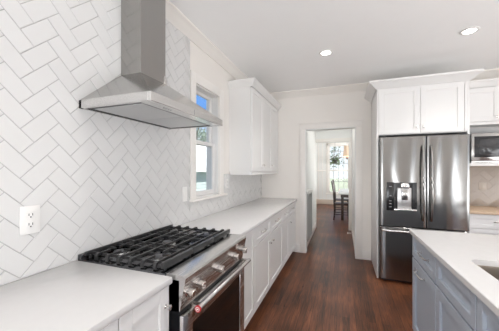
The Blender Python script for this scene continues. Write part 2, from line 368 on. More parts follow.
# ------------------------------------------------------------------ herringbone tile
def clip(poly, ax, val, keep_greater):
    o = []
    for i in range(len(poly)):
        a, b_ = poly[i], poly[(i+1) % len(poly)]
        ia = (a[ax] >= val) if keep_greater else (a[ax] <= val); ib = (b_[ax] >= val) if keep_greater else (b_[ax] <= val)
        if ia: o.append(a)
        if ia != ib:
            t = (val-a[ax])/(b_[ax]-a[ax]); o.append((a[0]+t*(b_[0]-a[0]), a[1]+t*(b_[1]-a[1])))
    return o
def herring(mb, rects, to3, u0, v0, w_=.0775, gap=.0028, th=.0085, flip=1):
    """rects: list of (u0,u1,v0,v1); to3(u,v,d) -> 3D"""
    c_ = math.sqrt(.5); L = 2*w_
    bm = mb.bm
    for k in range(-60, 60):
        for j in range(-20, 20):
            for kind in (0, 1):
                x, y = (k+2*j)*w_, (k-2*j)*w_
                if kind == 0: q = (x, y, x+L, y+w_)
                else: q = (x, y+w_, x+w_, y+w_+L)
                q = (q[0]+gap/2, q[1]+gap/2, q[2]-gap/2, q[3]-gap/2)
                pts = [(q[0], q[1]), (q[2], q[1]), (q[2], q[3]), (q[0], q[3])]
                pts = [(u0+flip*(a-b_)*c_, v0+(a+b_)*c_) for a, b_ in pts]
                cu, cv = sum(p[0] for p in pts)/4, sum(p[1] for p in pts)/4
                ta, tb = random.gauss(0, .007), random.gauss(0, .007)
                for rct in rects:
                    if cu < rct[0]-.12 or cu > rct[1]+.12 or cv < rct[2]-.12 or cv > rct[3]+.12: continue
                    p = clip(pts, 0, rct[0], True)
                    if len(p) > 2: p = clip(p, 0, rct[1], False)
                    if len(p) > 2: p = clip(p, 1, rct[2], True)
                    if len(p) > 2: p = clip(p, 1, rct[3], False)
                    if len(p) < 3: continue
                    mu, mv = sum(a[0] for a in p)/len(p), sum(a[1] for a in p)/len(p)
                    if max(math.hypot(a[0]-mu, a[1]-mv) for a in p) < .012: continue
                    D = lambda a, d: d+ta*(a[0]-cu)+tb*(a[1]-cv)
                    e_ = .0022
                    ins = []
                    for a in p:
                        l_ = math.hypot(a[0]-mu, a[1]-mv) or 1
                        s_ = max(0, 1-e_*1.4/l_); ins.append((mu+(a[0]-mu)*s_, mv+(a[1]-mv)*s_))
                    vb = [bm.verts.new(to3(a[0], a[1], 0)) for a in p]
                    vm = [bm.verts.new(to3(a[0], a[1], D(a, th-.0018))) for a in p]
                    vt = [bm.verts.new(to3(a[0], a[1], D(a, th))) for a in ins]
                    n_ = len(p); bm.faces.new(vt)
                    for i in range(n_):
                        bm.faces.new((vb[i], vb[(i+1) % n_], vm[(i+1) % n_], vm[i])); bm.faces.new((vm[i], vm[(i+1) % n_], vt[(i+1) % n_], vt[i]))
    bmesh.ops.recalc_face_normals(bm, faces=bm.faces)
CT = .915
rects = [(-1.2, WY0-.092, CT, ZC-.1), (WY0-.092, YB, CT, WZ0-.024), (WY1+.112, YB, WZ0-.024, 1.36)]
bs = thing('tile_backsplash', (XW, 1.4, CT), 'white glazed herringbone tile backsplash covering the wall behind the range', 'backsplash')
mb = MB(); herring(mb, rects, lambda u, v, d: (XW+.002+d, u, v), .728, 1.41-8/255.*1.24, w_=.0800, flip=-1)
new_obj('tiles', mb, M['tile'], bs)
mb = MB()
for u0, u1, v0, v1 in rects: mb.box(XW, XW+.0075, u0, u1, v0, v1)
new_obj('grout', mb, M['grout'], bs, smooth=False)

# ------------------------------------------------------------------ cabinets and counters, left run
XF = -.756    # door face
def bar_pull(parent, face, p, a, z, L=.13, mname='chrome', along='h'):
    """arched pull on the door face; a: centre along the wall, p: face coordinate"""
    s_ = 1 if face[0] == '+' else -1; ax = face[1]; pts = []
    prof = [(-.5, 0), (-.5, .016), (-.44, .026), (-.2, .03), (.2, .03), (.44, .026), (.5, .016), (.5, 0)]
    for u, d in prof:
        q = p+s_*d
        if along == 'h': pts.append((q, a+u*L, z) if ax == 'x' else (a+u*L, q, z))
        else: pts.append((q, a, z+u*L) if ax == 'x' else (a, q, z+u*L))
    mb = MB().tube(pts, .0055, 8)
    for u in (-.5, .5):
        if along == 'h': c0, c1 = ((p, a+u*L, z), (p+s_*.004, a+u*L, z)) if ax == 'x' else ((a+u*L, p, z), (a+u*L, p+s_*.004, z))
        else: c0, c1 = ((p, a, z+u*L), (p+s_*.004, a, z+u*L)) if ax == 'x' else ((a, p, z+u*L), (a, p+s_*.004, z+u*L))
        mb.cyl(c0, c1, .009, seg=12)
    return new_obj('handle', mb, M[mname], parent)
def knob(parent, face, p, a, z, r=.014, name='knob', mname='chrome'):
    s_ = 1 if face[0] == '+' else -1
    c_ = (p, a, z) if face[1] == 'x' else (a, p, z); axv = (s_, 0, 0) if face[1] == 'x' else (0, s_, 0)
    return new_obj(name, MB().lathe([(r*.65, 0), (r*.4, .004), (r*.38, .012), (r*.8, .017), (r, .022), (r*.95, .027), (r*.5, .030), (0, .0305)], c_, axv, 18), M[mname], parent)
def base_cab(name, y0, y1, label, drawers, doors, m='cab', face='+x', xf=XF, xb=XW+.012, group=None, end_panels=False, toe=True):
    """drawers: [(y0,y1,handle)], doors: [(y0,y1,('knob'|'pull',y,z)|None)] """
    s_ = 1 if face == '+x' else -1
    r_ = thing(name, ((xf+xb)/2, (y0+y1)/2, 0), label, 'cabinet', group)
    mb = MB(); lo, hi = sorted((xb, xf-s_*.021)); mb.box(lo, hi, y0+.001, y1-.001, .10 if toe else 0, CT-.031)
    new_obj('body', mb, M[m], r_, smooth=False)
    lo, hi = sorted((xb, xf-s_*.075)); new_obj('toe_kick', MB().box(lo, hi, y0+.001, y1-.001, 0, .10), M[m], r_, smooth=False)
    for d in drawers:
        o = new_obj('drawer', MB().shaker(face, xf, d[0]+.002, d[1]-.002, .715, CT-.038, rail=.042), M[m], r_)
        if d[2] is not None: bar_pull(o, face, xf-s_*.008, d[2], .797)
    for d in doors:
        top = .708 if d[3] else CT-.038
        o = new_obj('door', MB().shaker(face, xf, d[0]+.002, d[1]-.002, .105, top), M[m], r_)
        if d[2] is not None:
            if d[2][0] == 'knob': knob(o, face, xf, d[2][1], d[2][2])
            else: bar_pull(o, face, xf, d[2][1], d[2][2])
    return r_
base_cab('base_cabinet', .70, .985, 'white shaker base cabinet with round knob just left of the range', [], [(.70, .982, ('knob', .955, .79), False)])
base_cab('base_cabinet', .05, .699, 'white base cabinet at the bottom left edge, nearest the camera', [], [(.05, .374, ('knob', .35, .79), False), (.376, .699, ('knob', .40, .79), False)])
base_cab('base_cabinet', 1.80, 2.208, 'narrow white base cabinet without drawer, directly right of the range', [], [(1.80, 2.208, None, False)])
base_cab('base_cabinet', 2.208, 3.36, 'white base cabinet with two drawers over two doors, in the middle of the far run',
         [(2.208, 2.74, 2.48), (2.74, 3.36, 3.05)], [(2.208, 2.74, ('knob', 2.69, .62), True), (2.74, 3.36, ('knob', 2.80, .62), True)])
base_cab('base_cabinet', 3.36, YB-.005, 'white base cabinet with two drawers against the back wall by the doorway',
         [(3.36, 3.77, 3.56), (3.77, 4.36, 4.08)], [(3.36, 3.77, None, True), (3.77, 4.36, ('knob', 3.86, .62), True)])
tag(new_obj('countertop', MB().box(XW+.0105, -.742, -.5, .988, CT-.03, CT, .003), M['quartz'], loc=(-1.05, .25, CT-.03)), 'white quartz countertop in the lower left, nearest the camera', 'countertop')
tag(new_obj('countertop', MB().box(XW+.0105, -.742, 1.797, YB-.002, CT-.03, CT, .003), M['quartz'], loc=(-1.05, 3.1, CT-.03)), 'white quartz countertop between the range and the doorway, under the window', 'countertop')

# ------------------------------------------------------------------ upper cabinet on the left wall
UY0, UX, UZ0, UZ1 = 3.007, -1.07, 1.36, 2.46
CRN = [(0, 0), (.008, 0), (.012, .012), (.02, .02), (.035, .045), (.046, .06), (.052, .066), (.052, .085), (0, .085)]
def crown_run(mb, pts, prof=CRN, z=UZ1):
    """mitred crown along a polyline (outward = left of direction)"""
    n_ = len(pts); rings = []
    for i, p in enumerate(pts):
        def nrm(a, b_):
            d = Vector((b_[0]-a[0], b_[1]-a[1])).normalized(); return Vector((d.y, -d.x))
        if i == 0: o = nrm(pts[0], pts[1])
        elif i == n_-1: o = nrm(pts[-2], pts[-1])
        else:
            a, b_ = nrm(pts[i-1], p), nrm(p, pts[i+1]); o = (a+b_)/(1+a.dot(b_))
        rings.append([mb.bm.verts.new((p[0]+o.x*u, p[1]+o.y*u, z+v)) for u, v in prof])
    for a, b_ in zip(rings, rings[1:]):
        for k in range(len(prof)): mb.bm.faces.new((a[k], a[(k+1) % len(prof)], b_[(k+1) % len(prof)], b_[k]))
    mb.bm.faces.new(rings[0]); mb.bm.faces.new(rings[-1][::-1]); bmesh.ops.recalc_face_normals(mb.bm, faces=mb.bm.faces)
    return mb
uc = thing('wall_cabinet', (XW+.15, 3.7, UZ0), 'tall white wall cabinet on the left wall, right of the window', 'cabinet')
new_obj('body', MB().box(XW+.002, UX-.021, UY0, YB-.002, UZ0+.02, UZ1+.02).box(XW+.012, UX-.001, UY0+.002, YB-.002, UZ0-.012, UZ0+.02, .002), M['cab'], uc, smooth=False)
crw = crown_run(MB(), [(XW+.002, UY0), (UX, UY0), (UX, YB-.002)]); crw.box(XW+.002, UX, UY0, YB-.002, UZ1+.02, UZ1+.08)
new_obj('crown', crw, M['cab'], uc)
dd = [(UY0+.02, 3.50), (3.50, 3.95), (3.95, 4.37)]; kk = [3.465, 3.915, None]
for (a, b_), kn in zip(dd, kk):
    o = new_obj('door', MB().shaker('+x', UX, a+.002, b_-.002, UZ0+.03, UZ1-.005), M['cab'], uc)
    if kn: knob(o, '+x', UX, kn, UZ0+.12)

# ------------------------------------------------------------------ range
RY0, RY1 = 1.0, 1.787
rg = thing('gas_range', (-1.03, (RY0+RY1)/2, 0), 'stainless steel gas range with black cast iron grates and oven', 'range')
new_obj('body', MB().box(XW+.025, -.715, RY0, RY1, .09, .895), M['matte'], rg, smooth=False)
new_obj('toe_kick', MB().box(-1.3, -.78, RY0+.02, RY1-.02, .0, .09), M['black'], rg, smooth=False)
new_obj('cooktop', MB().box(XW+.012, -.79, RY0-.008, RY1+.006, .895, .920, .004).box(XW+.012, XW+.04, RY0-.008, RY1+.006, .915, .945, .004), M['pan'], rg)
# bullnose + sloping control panel (profile in x,z)
cp = [(-.792, .922), (-.70, .922), (-.686, .918), (-.680, .908), (-.682, .900), (-.712, .752), (-.73, .748), (-.792, .748)]
new_obj('control_panel', MB().prism(cp, 'y', RY0, RY1), M['steel_y'], rg)
new_obj('vent_gap', MB().box(-.76, -.712, RY0+.004, RY1-.004, .732, .750), M['black'], rg, smooth=False)
ndir = Vector((.148, 0, -.03)).normalized()
for y in (1.048, 1.143, 1.362, 1.59, 1.742):
    c_ = Vector((-.697, y, .828))
    o = new_obj('knob', MB().lathe([(.027, 0), (.027, .004), (.021, .007), (.0215, .030), (.019, .034), (0, .0345)], c_, ndir, 24), M['knobsteel'], rg)
    ins = MB().box(-.0035, .0035, -.019, .019, -.002, .006, .001, 1)
    q = ndir.to_track_quat('Z', 'Y').to_matrix().to_4x4(); q.translation = c_+ndir*.034; ins.bm.transform(q)
    new_obj('knob_grip', ins, M['chrome'], o)
od = new_obj('oven_door', MB().box(-.74, -.695, RY0+.004, RY0+.085, .19, .728, .003).box(-.74, -.695, RY1-.085, RY1-.004, .19, .728, .003)
             .box(-.74, -.695, RY0+.085, RY1-.085, .655, .728, .003).box(-.74, -.695, RY0+.085, RY1-.085, .19, .25, .003), M['steel_y'], rg)
new_obj('oven_glass', MB().box(-.735, -.700, RY0+.08, RY1-.08, .245, .66), M['glassblack'], od, smooth=False)
h = new_obj('handle', MB().cyl((-.640, RY0+.045, .757), (-.640, RY1-.045, .757), .0135, seg=20, bev=.002), M['steel_y'], od)
for a in (RY0+.055, RY1-.083):
    new_obj('handle_bracket', MB().prism([(-.692, .70), (-.692, .766), (-.640, .766), (-.640, .742), (-.675, .742), (-.682, .70)], 'y', a, a+.028), M['knobsteel'], h)
new_obj('badge', MB().cyl((-.640, RY0+.0455, .757), (-.640, RY0+.038, .757), .0165, seg=24, bev=.001), M['red'], h)
new_obj('badge_mark', MB().lathe([(.0085, 0), (.0085, .0012), (.0105, .0012), (.0105, 0)], (-.640, RY0+.0382, .757), (0, -1, 0), 20).box(-.6445, -.6355, RY0+.0368, RY0+.0382, .7545, .7595), M['plastic'], h)
new_obj('storage_drawer', MB().box(-.74, -.70, RY0+.004, RY1-.004, .095, .182, .003), M['steel_y'], rg)
# grates: three, bars run along the wall with drooping ends
gx0, gx1 = XW+.040, -.806
gw = (RY1-RY0-.02)/3
burn = [(-1.22, 0), (-.95, 0), (-1.085, 1), (-1.22, 2), (-.95, 2)]
for gi in range(3):
    a = RY0+.010+gi*gw; b_ = a+gw-.003; cy_ = (a+b_)/2; zt = .957
    g_ = MB()
    g_.box(gx1-.022, gx1, a, b_, .932, zt+.004, .003).box(gx0, gx0+.016, a, b_, .935, zt, .003)
    bc = [bx for bx, k in burn if k == gi]
    nb_ = 6
    for i in range(1, nb_+1):
        x = gx0+.008+(gx1-gx0-.02)*i/(nb_+.6)
        segs = [(a+.012, b_-.012)]
        near = [bx for bx in bc if abs(x-bx) < .042]
        if near:
            rr = .030; segs = [(a+.012, cy_-rr), (cy_+rr, b_-.012)]
        for s0, s1 in segs:
            g_.box(x-.005, x+.005, s0, s1, .943, zt, .002, 1)
        for e0, sgn in ((a+.012, -1), (b_-.012, 1)):
            g_.prism([(e0-sgn*.006, zt), (e0+sgn*.004, zt), (e0+sgn*.013, .944), (e0+sgn*.013, .924), (e0+sgn*.005, .924), (e0+sgn*.003, .940), (e0-sgn*.006, .946)], 'x', x-.009, x+.009)
    for y in (a+.04, b_-.04): g_.box(gx0+.01, gx1-.01, y-.004, y+.004, .934, zt-.006, .002, 1)
    for bx in bc:
        for sg in (-1, 1): g_.box(bx+sg*.03, bx+sg*.075, cy_-.004, cy_+.004, .943, zt, .002, 1)
    for x in (gx0+.02, gx1-.012):
        for y in (a+.02, b_-.02): g_.cyl((x, y, .920), (x, y, .938), .006, seg=10)
    new_obj('grate', g_, M['iron'], rg)
for bx, k in burn:
    cy_ = RY0+.010+(k+.5)*gw
    o = new_obj('burner', MB().lathe([(.055, 0), (.052, .006), (.040, .008), (.038, .014), (0, .014)], (bx, cy_, .919), seg=28), M['burnerring'], rg)
    new_obj('burner_cap', MB().lathe([(.034, 0), (.036, .003), (.034, .008), (.02, .010), (0, .010)], (bx, cy_, .933), seg=28), M['burnercap'], o)

# ------------------------------------------------------------------ range hood
HY0, HY1, HXF = 1.0, 1.787, -.878
XB_ = XW+.011
DY0, DY1, DXF = 1.285, 1.528, -1.209
hd = thing('range_hood', (XB_, 1.39, 1.75), 'stainless steel chimney range hood mounted on the tiled wall', 'range hood')
new_obj('duct', MB().box(XB_, DXF, DY0, DY1, 2.02, ZC-.002, .002), M['steel'], hd, smooth=False)
mb = MB(); bm = mb.bm
lo = [(XB_, HY0), (HXF, HY0), (HXF, HY1), (XB_, HY1)]; hi = [(XB_, DY0-.004), (DXF+.004, DY0-.004), (DXF+.004, DY1+.004), (XB_, DY1+.004)]
rings = []
for t_, z in ((0, 1.795), (1, 2.03)):
    rings.append([bm.verts.new((a[0]*(1-t_)+b_[0]*t_, a[1]*(1-t_)+b_[1]*t_, z)) for a, b_ in zip(lo, hi)])
for a, b_ in zip(rings, rings[1:]):
    for i in range(4): bm.faces.new((a[i], a[(i+1) % 4], b_[(i+1) % 4], b_[i]))
bm.faces.new(rings[0]); bm.faces.new(rings[-1][::-1]); bmesh.ops.recalc_face_normals(bm, faces=bm.faces)
new_obj('canopy', mb, M['steel'], hd, smooth=False)
mb = MB(); zb, zt = 1.751, 1.797
mb.box(HXF-.02, HXF, HY0, HY1, zb, zt, .0015, 1).box(XB_, HXF-.02, HY0, HY0+.02, zb, zt, .0015, 1).box(XB_, HXF-.02, HY1-.02, HY1, zb, zt, .0015, 1).box(XB_, XB_+.02, HY0, HY1, zb, zt)
mb.box(XB_, HXF-.005, HY0+.005, HY1-.005, zb+.012, zb+.018)
mb.box(HXF-.085, HXF-.018, HY0+.018, HY1-.018, zb+.002, zb+.014)
new_obj('rim', mb, M['steel_y'], hd)
for i in range(2):
    a = HY0+.055+i*.342
    new_obj('filter_panel', MB().box(XB_+.05, HXF-.105, a, a+.338, zb+.003, zb+.012, .002), M['mesh'], hd)
new_obj('filter_seam', MB().box(XB_+.034, HXF-.089, HY0+.034, HY1-.034, zb+.006, zb+.013), M['black'], hd, smooth=False)
for i in range(4):
    new_obj('control_button', MB().cyl((HXF-.05, HY0+.16+i*.02, zb+.003), (HXF-.05, HY0+.16+i*.02, zb-.001), .005, seg=14), M['mark'], hd)
new_obj('duct_clip', MB().box(DXF-.005, DXF+.006, DY1-.022, DY1+.006, 2.025, 2.085, .002), M['chrome'], hd)
new_obj('badge', MB().box(HXF-.001, HXF+.0015, 1.387, 1.392, zb+.006, zt-.006), M['mark'], hd, smooth=False)

# ------------------------------------------------------------------ outlets and switches
def plate(name, label, cat, face, p, a, z, w_=.082, h_=.13, kind='outlet', pm='plastic'):
    s_ = 1 if face[0] == '+' else -1; ax = face[1]
    def bx(mb, u0, u1, v0, v1, d0, d1, bv=0):
        q0, q1 = sorted((p+s_*d0, p+s_*d1))
        if ax == 'x': mb.box(q0, q1, a+u0, a+u1, z+v0, z+v1, bv)
        else: mb.box(a+u0, a+u1, q0, q1, z+v0, z+v1, bv)
        return mb
    r_ = thing(name, (p, a, z) if ax == 'x' else (a, p, z), label, cat)
    new_obj('cover_plate', bx(MB(), -w_/2, w_/2, -h_/2, h_/2, 0, .007, .002), M[pm], r_)
    if kind == 'outlet':
        for dz in (-.022, .022):
            o = new_obj('receptacle', bx(MB(), -.017, .017, dz-.016, dz+.016, .006, .0085, .002), M[pm], r_)
            mb = MB(); bx(mb, -.009, -.006, dz-.003, dz+.008, .008, .0089); bx(mb, .006, .009, dz-.003, dz+.008, .008, .0089); bx(mb, -.003, .003, dz-.012, dz-.006, .008, .0089)
            new_obj('slots', mb, M['slot'], o, smooth=False)
    else:
        n_ = 2 if w_ > .1 else 1
        for i in range(n_):
            u = 0 if n_ == 1 else (-.023 if i == 0 else .023)
            new_obj('rocker', bx(MB(), u-.016, u+.016, -.033, .033, .006, .010, .002), M[pm], r_)
    return r_
XT = XW+.0105
plate('wall_outlet', 'white duplex wall outlet on the tile at the far left', 'outlet', '+x', XT, .765, 1.178)
plate('light_switch', 'white switch plate on the tile just left of the window', 'switch', '+x', XT, 2.005, 1.187, .07, .135, 'switch')
plate('wall_outlet', 'small white outlet plate on the tile under the wall cabinet, right of the window', 'outlet', '+x', XT, 2.915, 1.24, .07, .115)

# ------------------------------------------------------------------ refrigerator and its surround
FX0, FX1, FY, FZ = .442, 1.368, 3.62, 1.825
fr = thing('refrigerator', (.905, 4.0, 0), 'stainless steel french door refrigerator with ice dispenser in the left door', 'refrigerator')
new_obj('body', MB().box(FX0+.005, FX1-.005, FY+.085, 4.36, .03, FZ-.012), M['dark'], fr, smooth=False)
new_obj('kick_grille', MB().box(FX0+.02, FX1-.02, FY+.05, FY+.085, .005, .034, .003), M['dark'], fr)
for x in (FX0+.06, FX1-.06): new_obj('foot', MB().cyl((x, FY+.1, 0), (x, FY+.1, .03), .02, seg=12), M['black'], fr)
XS = .945
def bowed(x0, x1, z0, z1, hole=None, bow=.0065, t=.07, nx=14, edge=.010):
    """door skin bowed outwards, rounded vertical edges, optional rectangular hole"""
    mb = MB(); bm = mb.bm
    us = sorted(set([x0+(x1-x0)*i/nx for i in range(nx+1)]+[x0+edge*.3, x0+edge, x1-edge, x1-edge*.3]+([hole[0], hole[1]] if hole else [])))
    vs = sorted(set([z0, z0+.006, z1-.006, z1]+[z0+(z1-z0)*i/8 for i in range(9)]+([hole[2], hole[3]] if hole else [])))
    def yy(x, z):
        c_ = (x-(x0+x1)/2)/((x1-x0)/2); y = FY-bow*(1-c_*c_)+.0016*math.sin(7*z+4*x)+.0007*math.sin(17*z+11*x)
        dx = min(x-x0, x1-x)
        if dx < edge: y += edge*(1-math.sqrt(max(0, 1-(1-dx/edge)**2)))
        if min(z-z0, z1-z) < .001: y += .005
        return y
    F = [[bm.verts.new((x, yy(x, z), z)) for x in us] for z in vs]
    Bk = [[bm.verts.new((x, FY+t, z)) for x in us] for z in vs]
    def inh(i, j): return hole and us[i] >= hole[0]-1e-6 and us[i+1] <= hole[1]+1e-6 and vs[j] >= hole[2]-1e-6 and vs[j+1] <= hole[3]+1e-6
    for j in range(len(vs)-1):
        for i in range(len(us)-1):
            if not inh(i, j): bm.faces.new((F[j][i], F[j][i+1], F[j+1][i+1], F[j+1][i]))
            bm.faces.new((Bk[j][i], Bk[j+1][i], Bk[j+1][i+1], Bk[j][i+1]))
    for i in range(len(us)-1):
        bm.faces.new((F[0][i], Bk[0][i], Bk[0][i+1], F[0][i+1])); bm.faces.new((F[-1][i], F[-1][i+1], Bk[-1][i+1], Bk[-1][i]))
    for j in range(len(vs)-1):
        bm.faces.new((F[j][0], F[j+1][0], Bk[j+1][0], Bk[j][0])); bm.faces.new((F[j][-1], Bk[j][-1], Bk[j+1][-1], F[j+1][-1]))
    return mb
DH = (.515, .845, .905, 1.255)
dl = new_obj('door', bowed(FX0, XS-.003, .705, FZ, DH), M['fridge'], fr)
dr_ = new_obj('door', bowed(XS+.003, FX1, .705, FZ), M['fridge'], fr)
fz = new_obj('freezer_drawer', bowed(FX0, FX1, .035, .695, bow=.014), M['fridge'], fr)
# dispenser
ds = new_obj('dispenser', MB().box(.598, DH[1], FY+.06, FY+.066, DH[2], DH[3]).box(.598, .608, FY-.004, FY+.06, DH[2], DH[3]).box(DH[1]-.012, DH[1], FY-.004, FY+.06, DH[2], DH[3])
             .box(.598, DH[1], FY-.004, FY+.06, DH[3]-.01, DH[3]), M['screen'], dl, smooth=False)
new_obj('dispenser_back', MB().box(.645, .80, FY+.045, FY+.06, DH[2]+.02, DH[3]-.07, .004), M['mesh'], dl)
new_obj('dispenser_tray', MB().box(.598, DH[1], FY-.012, FY+.06, DH[2], DH[2]+.022, .003), M['chrome'], dl)
new_obj('dispenser_spout', MB().box(.675, .765, FY+.0, FY+.05, DH[3]-.075, DH[3]-.01, .006).box(.69, .75, FY-.008, FY+.04, DH[3]-.035, DH[3]-.005, .004), M['chrome'], dl)
new_obj('dispenser_lever', MB().box(.69, .755, FY+.02, FY+.032, DH[2]+.13, DH[3]-.085, .005), M['steel'], dl)
cp_ = new_obj('control_strip', MB().box(DH[0], .600, FY-.010, FY+.02, DH[2]-.002, DH[3]+.002, .003), M['enamel'], dl)
for i, z in enumerate((1.20, 1.085, 1.02, .985, .945)):
    new_obj('control_mark', MB().box(.545, .57 if i else .575, FY-.0112, FY-.0095, z, z+.008), M['mark'], cp_, smooth=False)
def fhandle(x, parent):
    z0, z1 = .80, 1.70; pts = []
    for i in range(13):
        t_ = i/12; pts.append((x, FY-.022-.045*math.sin(math.pi*t_)**.5, z0+(z1-z0)*t_))
    pts = [(x, FY+.0, z0)]+pts+[(x, FY+.0, z1)]
    return new_obj('handle', MB().tube(pts, .0125, 12), M['steel'], parent)
fhandle(XS-.042, dl); fhandle(XS+.042, dr_)
pts = [(FX0+.03, FY, .655)]+[(FX0+.03+(FX1-FX0-.06)*i/12, FY-.025-.035*math.sin(math.pi*i/12)**.5, .655) for i in range(13)]+[(FX1-.03, FY, .655)]
new_obj('handle', MB().tube(pts, .014, 12), M['steel_y'], fz)
for x in (FX0+.05, FX1-.05): new_obj('hinge_cover', MB().box(x-.035, x+.035, FY+.02, FY+.12, FZ-.012, FZ+.012, .004), M['dark'], fr)
def text_mesh(s_, size, mtx, ext=.0006):
    cu = bpy.data.curves.new('lettering', 'FONT'); cu.body = s_; cu.size = size; cu.extrude = ext; cu.align_x = 'CENTER'; cu.align_y = 'CENTER'
    o = bpy.data.objects.new('lettering', cu); C.objects.link(o); bpy.context.view_layer.update()
    me = bpy.data.meshes.new_from_object(o.evaluated_get(bpy.context.evaluated_depsgraph_get())); bpy.data.objects.remove(o)
    mb = MB(); mb.bm.from_mesh(me); bpy.data.meshes.remove(me); mb.bm.transform(mtx); return mb
mt = Matrix.Translation((1.315, FY-.0042, 1.775)) @ Matrix.Rotation(R(90), 4, 'X')
mb = text_mesh('LG', .03, mt); mb.cyl((1.282, FY-.0045, 1.775), (1.282, FY-.002, 1.775), .010, seg=18)
new_obj('logo', mb, M['mark'], dr_, smooth=False)

YC = 3.70
sc = thing('refrigerator_cabinet', (.90, 4.05, 0), 'white tall cabinet surround with two doors above the refrigerator', 'cabinet')
new_obj('side_panel', MB().box(.415, .435, YC, YB-.002, 0, UZ1+.02, .002), M['cab'], sc)
new_obj('side_panel', MB().box(1.376, 1.396, YC, YB-.002, 0, UZ1+.02, .002), M['cab'], sc)
new_obj('body', MB().box(.435, 1.376, YC+.021, YB-.002, 1.862, UZ1+.02).box(.435, 1.376, YC+.001, YC+.03, 2.43, UZ1+.02), M['cab'], sc, smooth=False)
for a, b_, kx in ((.437, .899, .865), (.903, 1.345, .937)):
    o = new_obj('door', MB().shaker('-y', YC, a, b_, 1.872, 2.455, rail=.065), M['cab'], sc)
    knob(o, '-y', YC, kx, 1.945)
new_obj('filler_strip', MB().box(1.349, 1.376, YC, YC+.03, 1.872, 2.455, .001), M['cab'], sc, smooth=False)
crw = crown_run(MB(), [(.415, YB-.002), (.415, YC), (1.396, YC), (1.396, 4.05)], [(u*1.85, v*1.1) for u, v in CRN]); crw.box(.415, 1.396, YC, YB-.002, UZ1+.02, UZ1+.08)
new_obj('crown', crw, M['cab'], sc)

# ------------------------------------------------------------------ right niche: wall cabinet, microwave, shelf, counter
YN = 4.06
nc = thing('wall_cabinet', (1.9, 4.2, 1.99), 'white wall cabinet above the microwave at the right edge', 'cabinet')
new_obj('body', MB().box(1.398, 2.60, YN+.021, YB-.002, 2.0, UZ1+.02).box(1.398, 2.60, YN-.0, YN+.02, 1.985, 2.022, .002), M['cab'], nc, smooth=False)
for a, b_, kx in ((1.402, 1.84, 1.805), (1.844, 2.22, 1.88), (2.224, 2.598, 2.56)):
    o = new_obj('door', MB().shaker('-y', YN, a, b_, 2.026, 2.455), M['cab'], nc); knob(o, '-y', YN, kx, 2.075)
crw = crown_run(MB(), [(1.398, YN), (2.60, YN)]); crw.box(1.398, 2.60, YN, YB-.002, UZ1+.02, UZ1+.08)
new_obj('crown', crw, M['cab'], nc)
tag(new_obj('microwave_niche_panel', MB().box(1.398, 1.43, YN, YB-.002, 1.502, 1.984).box(1.43, 2.22, YB-.03, YB-.002, 1.502, 1.984), M['cab'], smooth=False, loc=(1.41, 4.2, 1.502)), 'white panel lining the microwave niche beside the refrigerator', 'panel')
tag(new_obj('niche_shelf', MB().box(1.398, 2.24, YN-.01, YB-.002, 1.462, 1.50, .003), M['cab'], loc=(1.8, 4.2, 1.462)), 'white shelf directly under the microwave', 'shelf')
mw = thing('microwave', (1.85, 4.2, 1.502), 'stainless steel microwave with black window on the niche shelf', 'microwave')
new_obj('body', MB().box(1.56, 2.10, 4.09, 4.36, 1.502, 1.872, .003), M['dark'], mw)
mx_ = new_obj('door', MB().box(1.55, 1.97, 4.055, 4.09, 1.53, 1.875, .004), M['steel'], mw)
new_obj('window', MB().box(1.578, 1.945, 4.050, 4.06, 1.572, 1.838, .002), M['enamel'], mx_)
new_obj('window_screen', MB().box(1.63, 1.90, 4.0475, 4.052, 1.61, 1.80, .002), M['screen'], mx_)
new_obj('control_panel', MB().box(1.975, 2.11, 4.055, 4.09, 1.53, 1.875, .004), M['black'], mw)
new_obj('trim_strip', MB().box(1.55, 2.11, 4.06, 4.09, 1.503, 1.528, .002), M['steel_y'], mw)
bs2 = thing('tile_backsplash', (1.8, YB, CT), 'white herringbone tile backsplash with warm shade in its colour under the niche shelf, right of the refrigerator', 'backsplash')
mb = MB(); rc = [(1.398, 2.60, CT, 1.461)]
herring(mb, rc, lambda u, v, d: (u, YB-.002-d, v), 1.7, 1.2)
new_obj('tiles', mb, M['tile_shaded'], bs2)
new_obj('grout', MB().box(1.398, 2.60, YB-.0085, YB, CT, 1.461), M['grout_shaded'], bs2, smooth=False)
plate('light_switch', 'double switch plate on the shaded tile right of the refrigerator', 'switch', '-y', YB-.0105, 1.80, 1.19, .085, .105, 'switch', 'almond')
tag(new_obj('countertop', MB().box(1.398, 2.62, 3.78, YB-.011, CT-.03, CT, .003), M['butcher'], loc=(2, 4.1, CT-.03)), 'light wood countertop right of the refrigerator, below the shaded tile', 'countertop')
for i, (a, b_, lab) in enumerate(((1.398, 1.99, 'white drawer base cabinet right of the refrigerator'), (1.992, 2.60, 'white drawer base cabinet beyond the right picture edge'))):
    r_ = thing('base_cabinet', ((a+b_)/2, 4.1, 0), lab, 'cabinet')
    new_obj('body', MB().box(a, b_, 3.821, YB-.002, .1, CT-.031).box(a, b_, 3.87, YB-.002, 0, .1), M['cab'], r_, smooth=False)
    for z0, z1 in ((.715, .878), (.415, .71), (.105, .41)):
        o = new_obj('drawer', MB().shaker('-y', 3.80, a+.003, b_-.003, z0, z1, rail=.045), M['cab'], r_)
        bar_pull(o, '-y', 3.808, (a+b_)/2+.05, (z0+z1)/2)

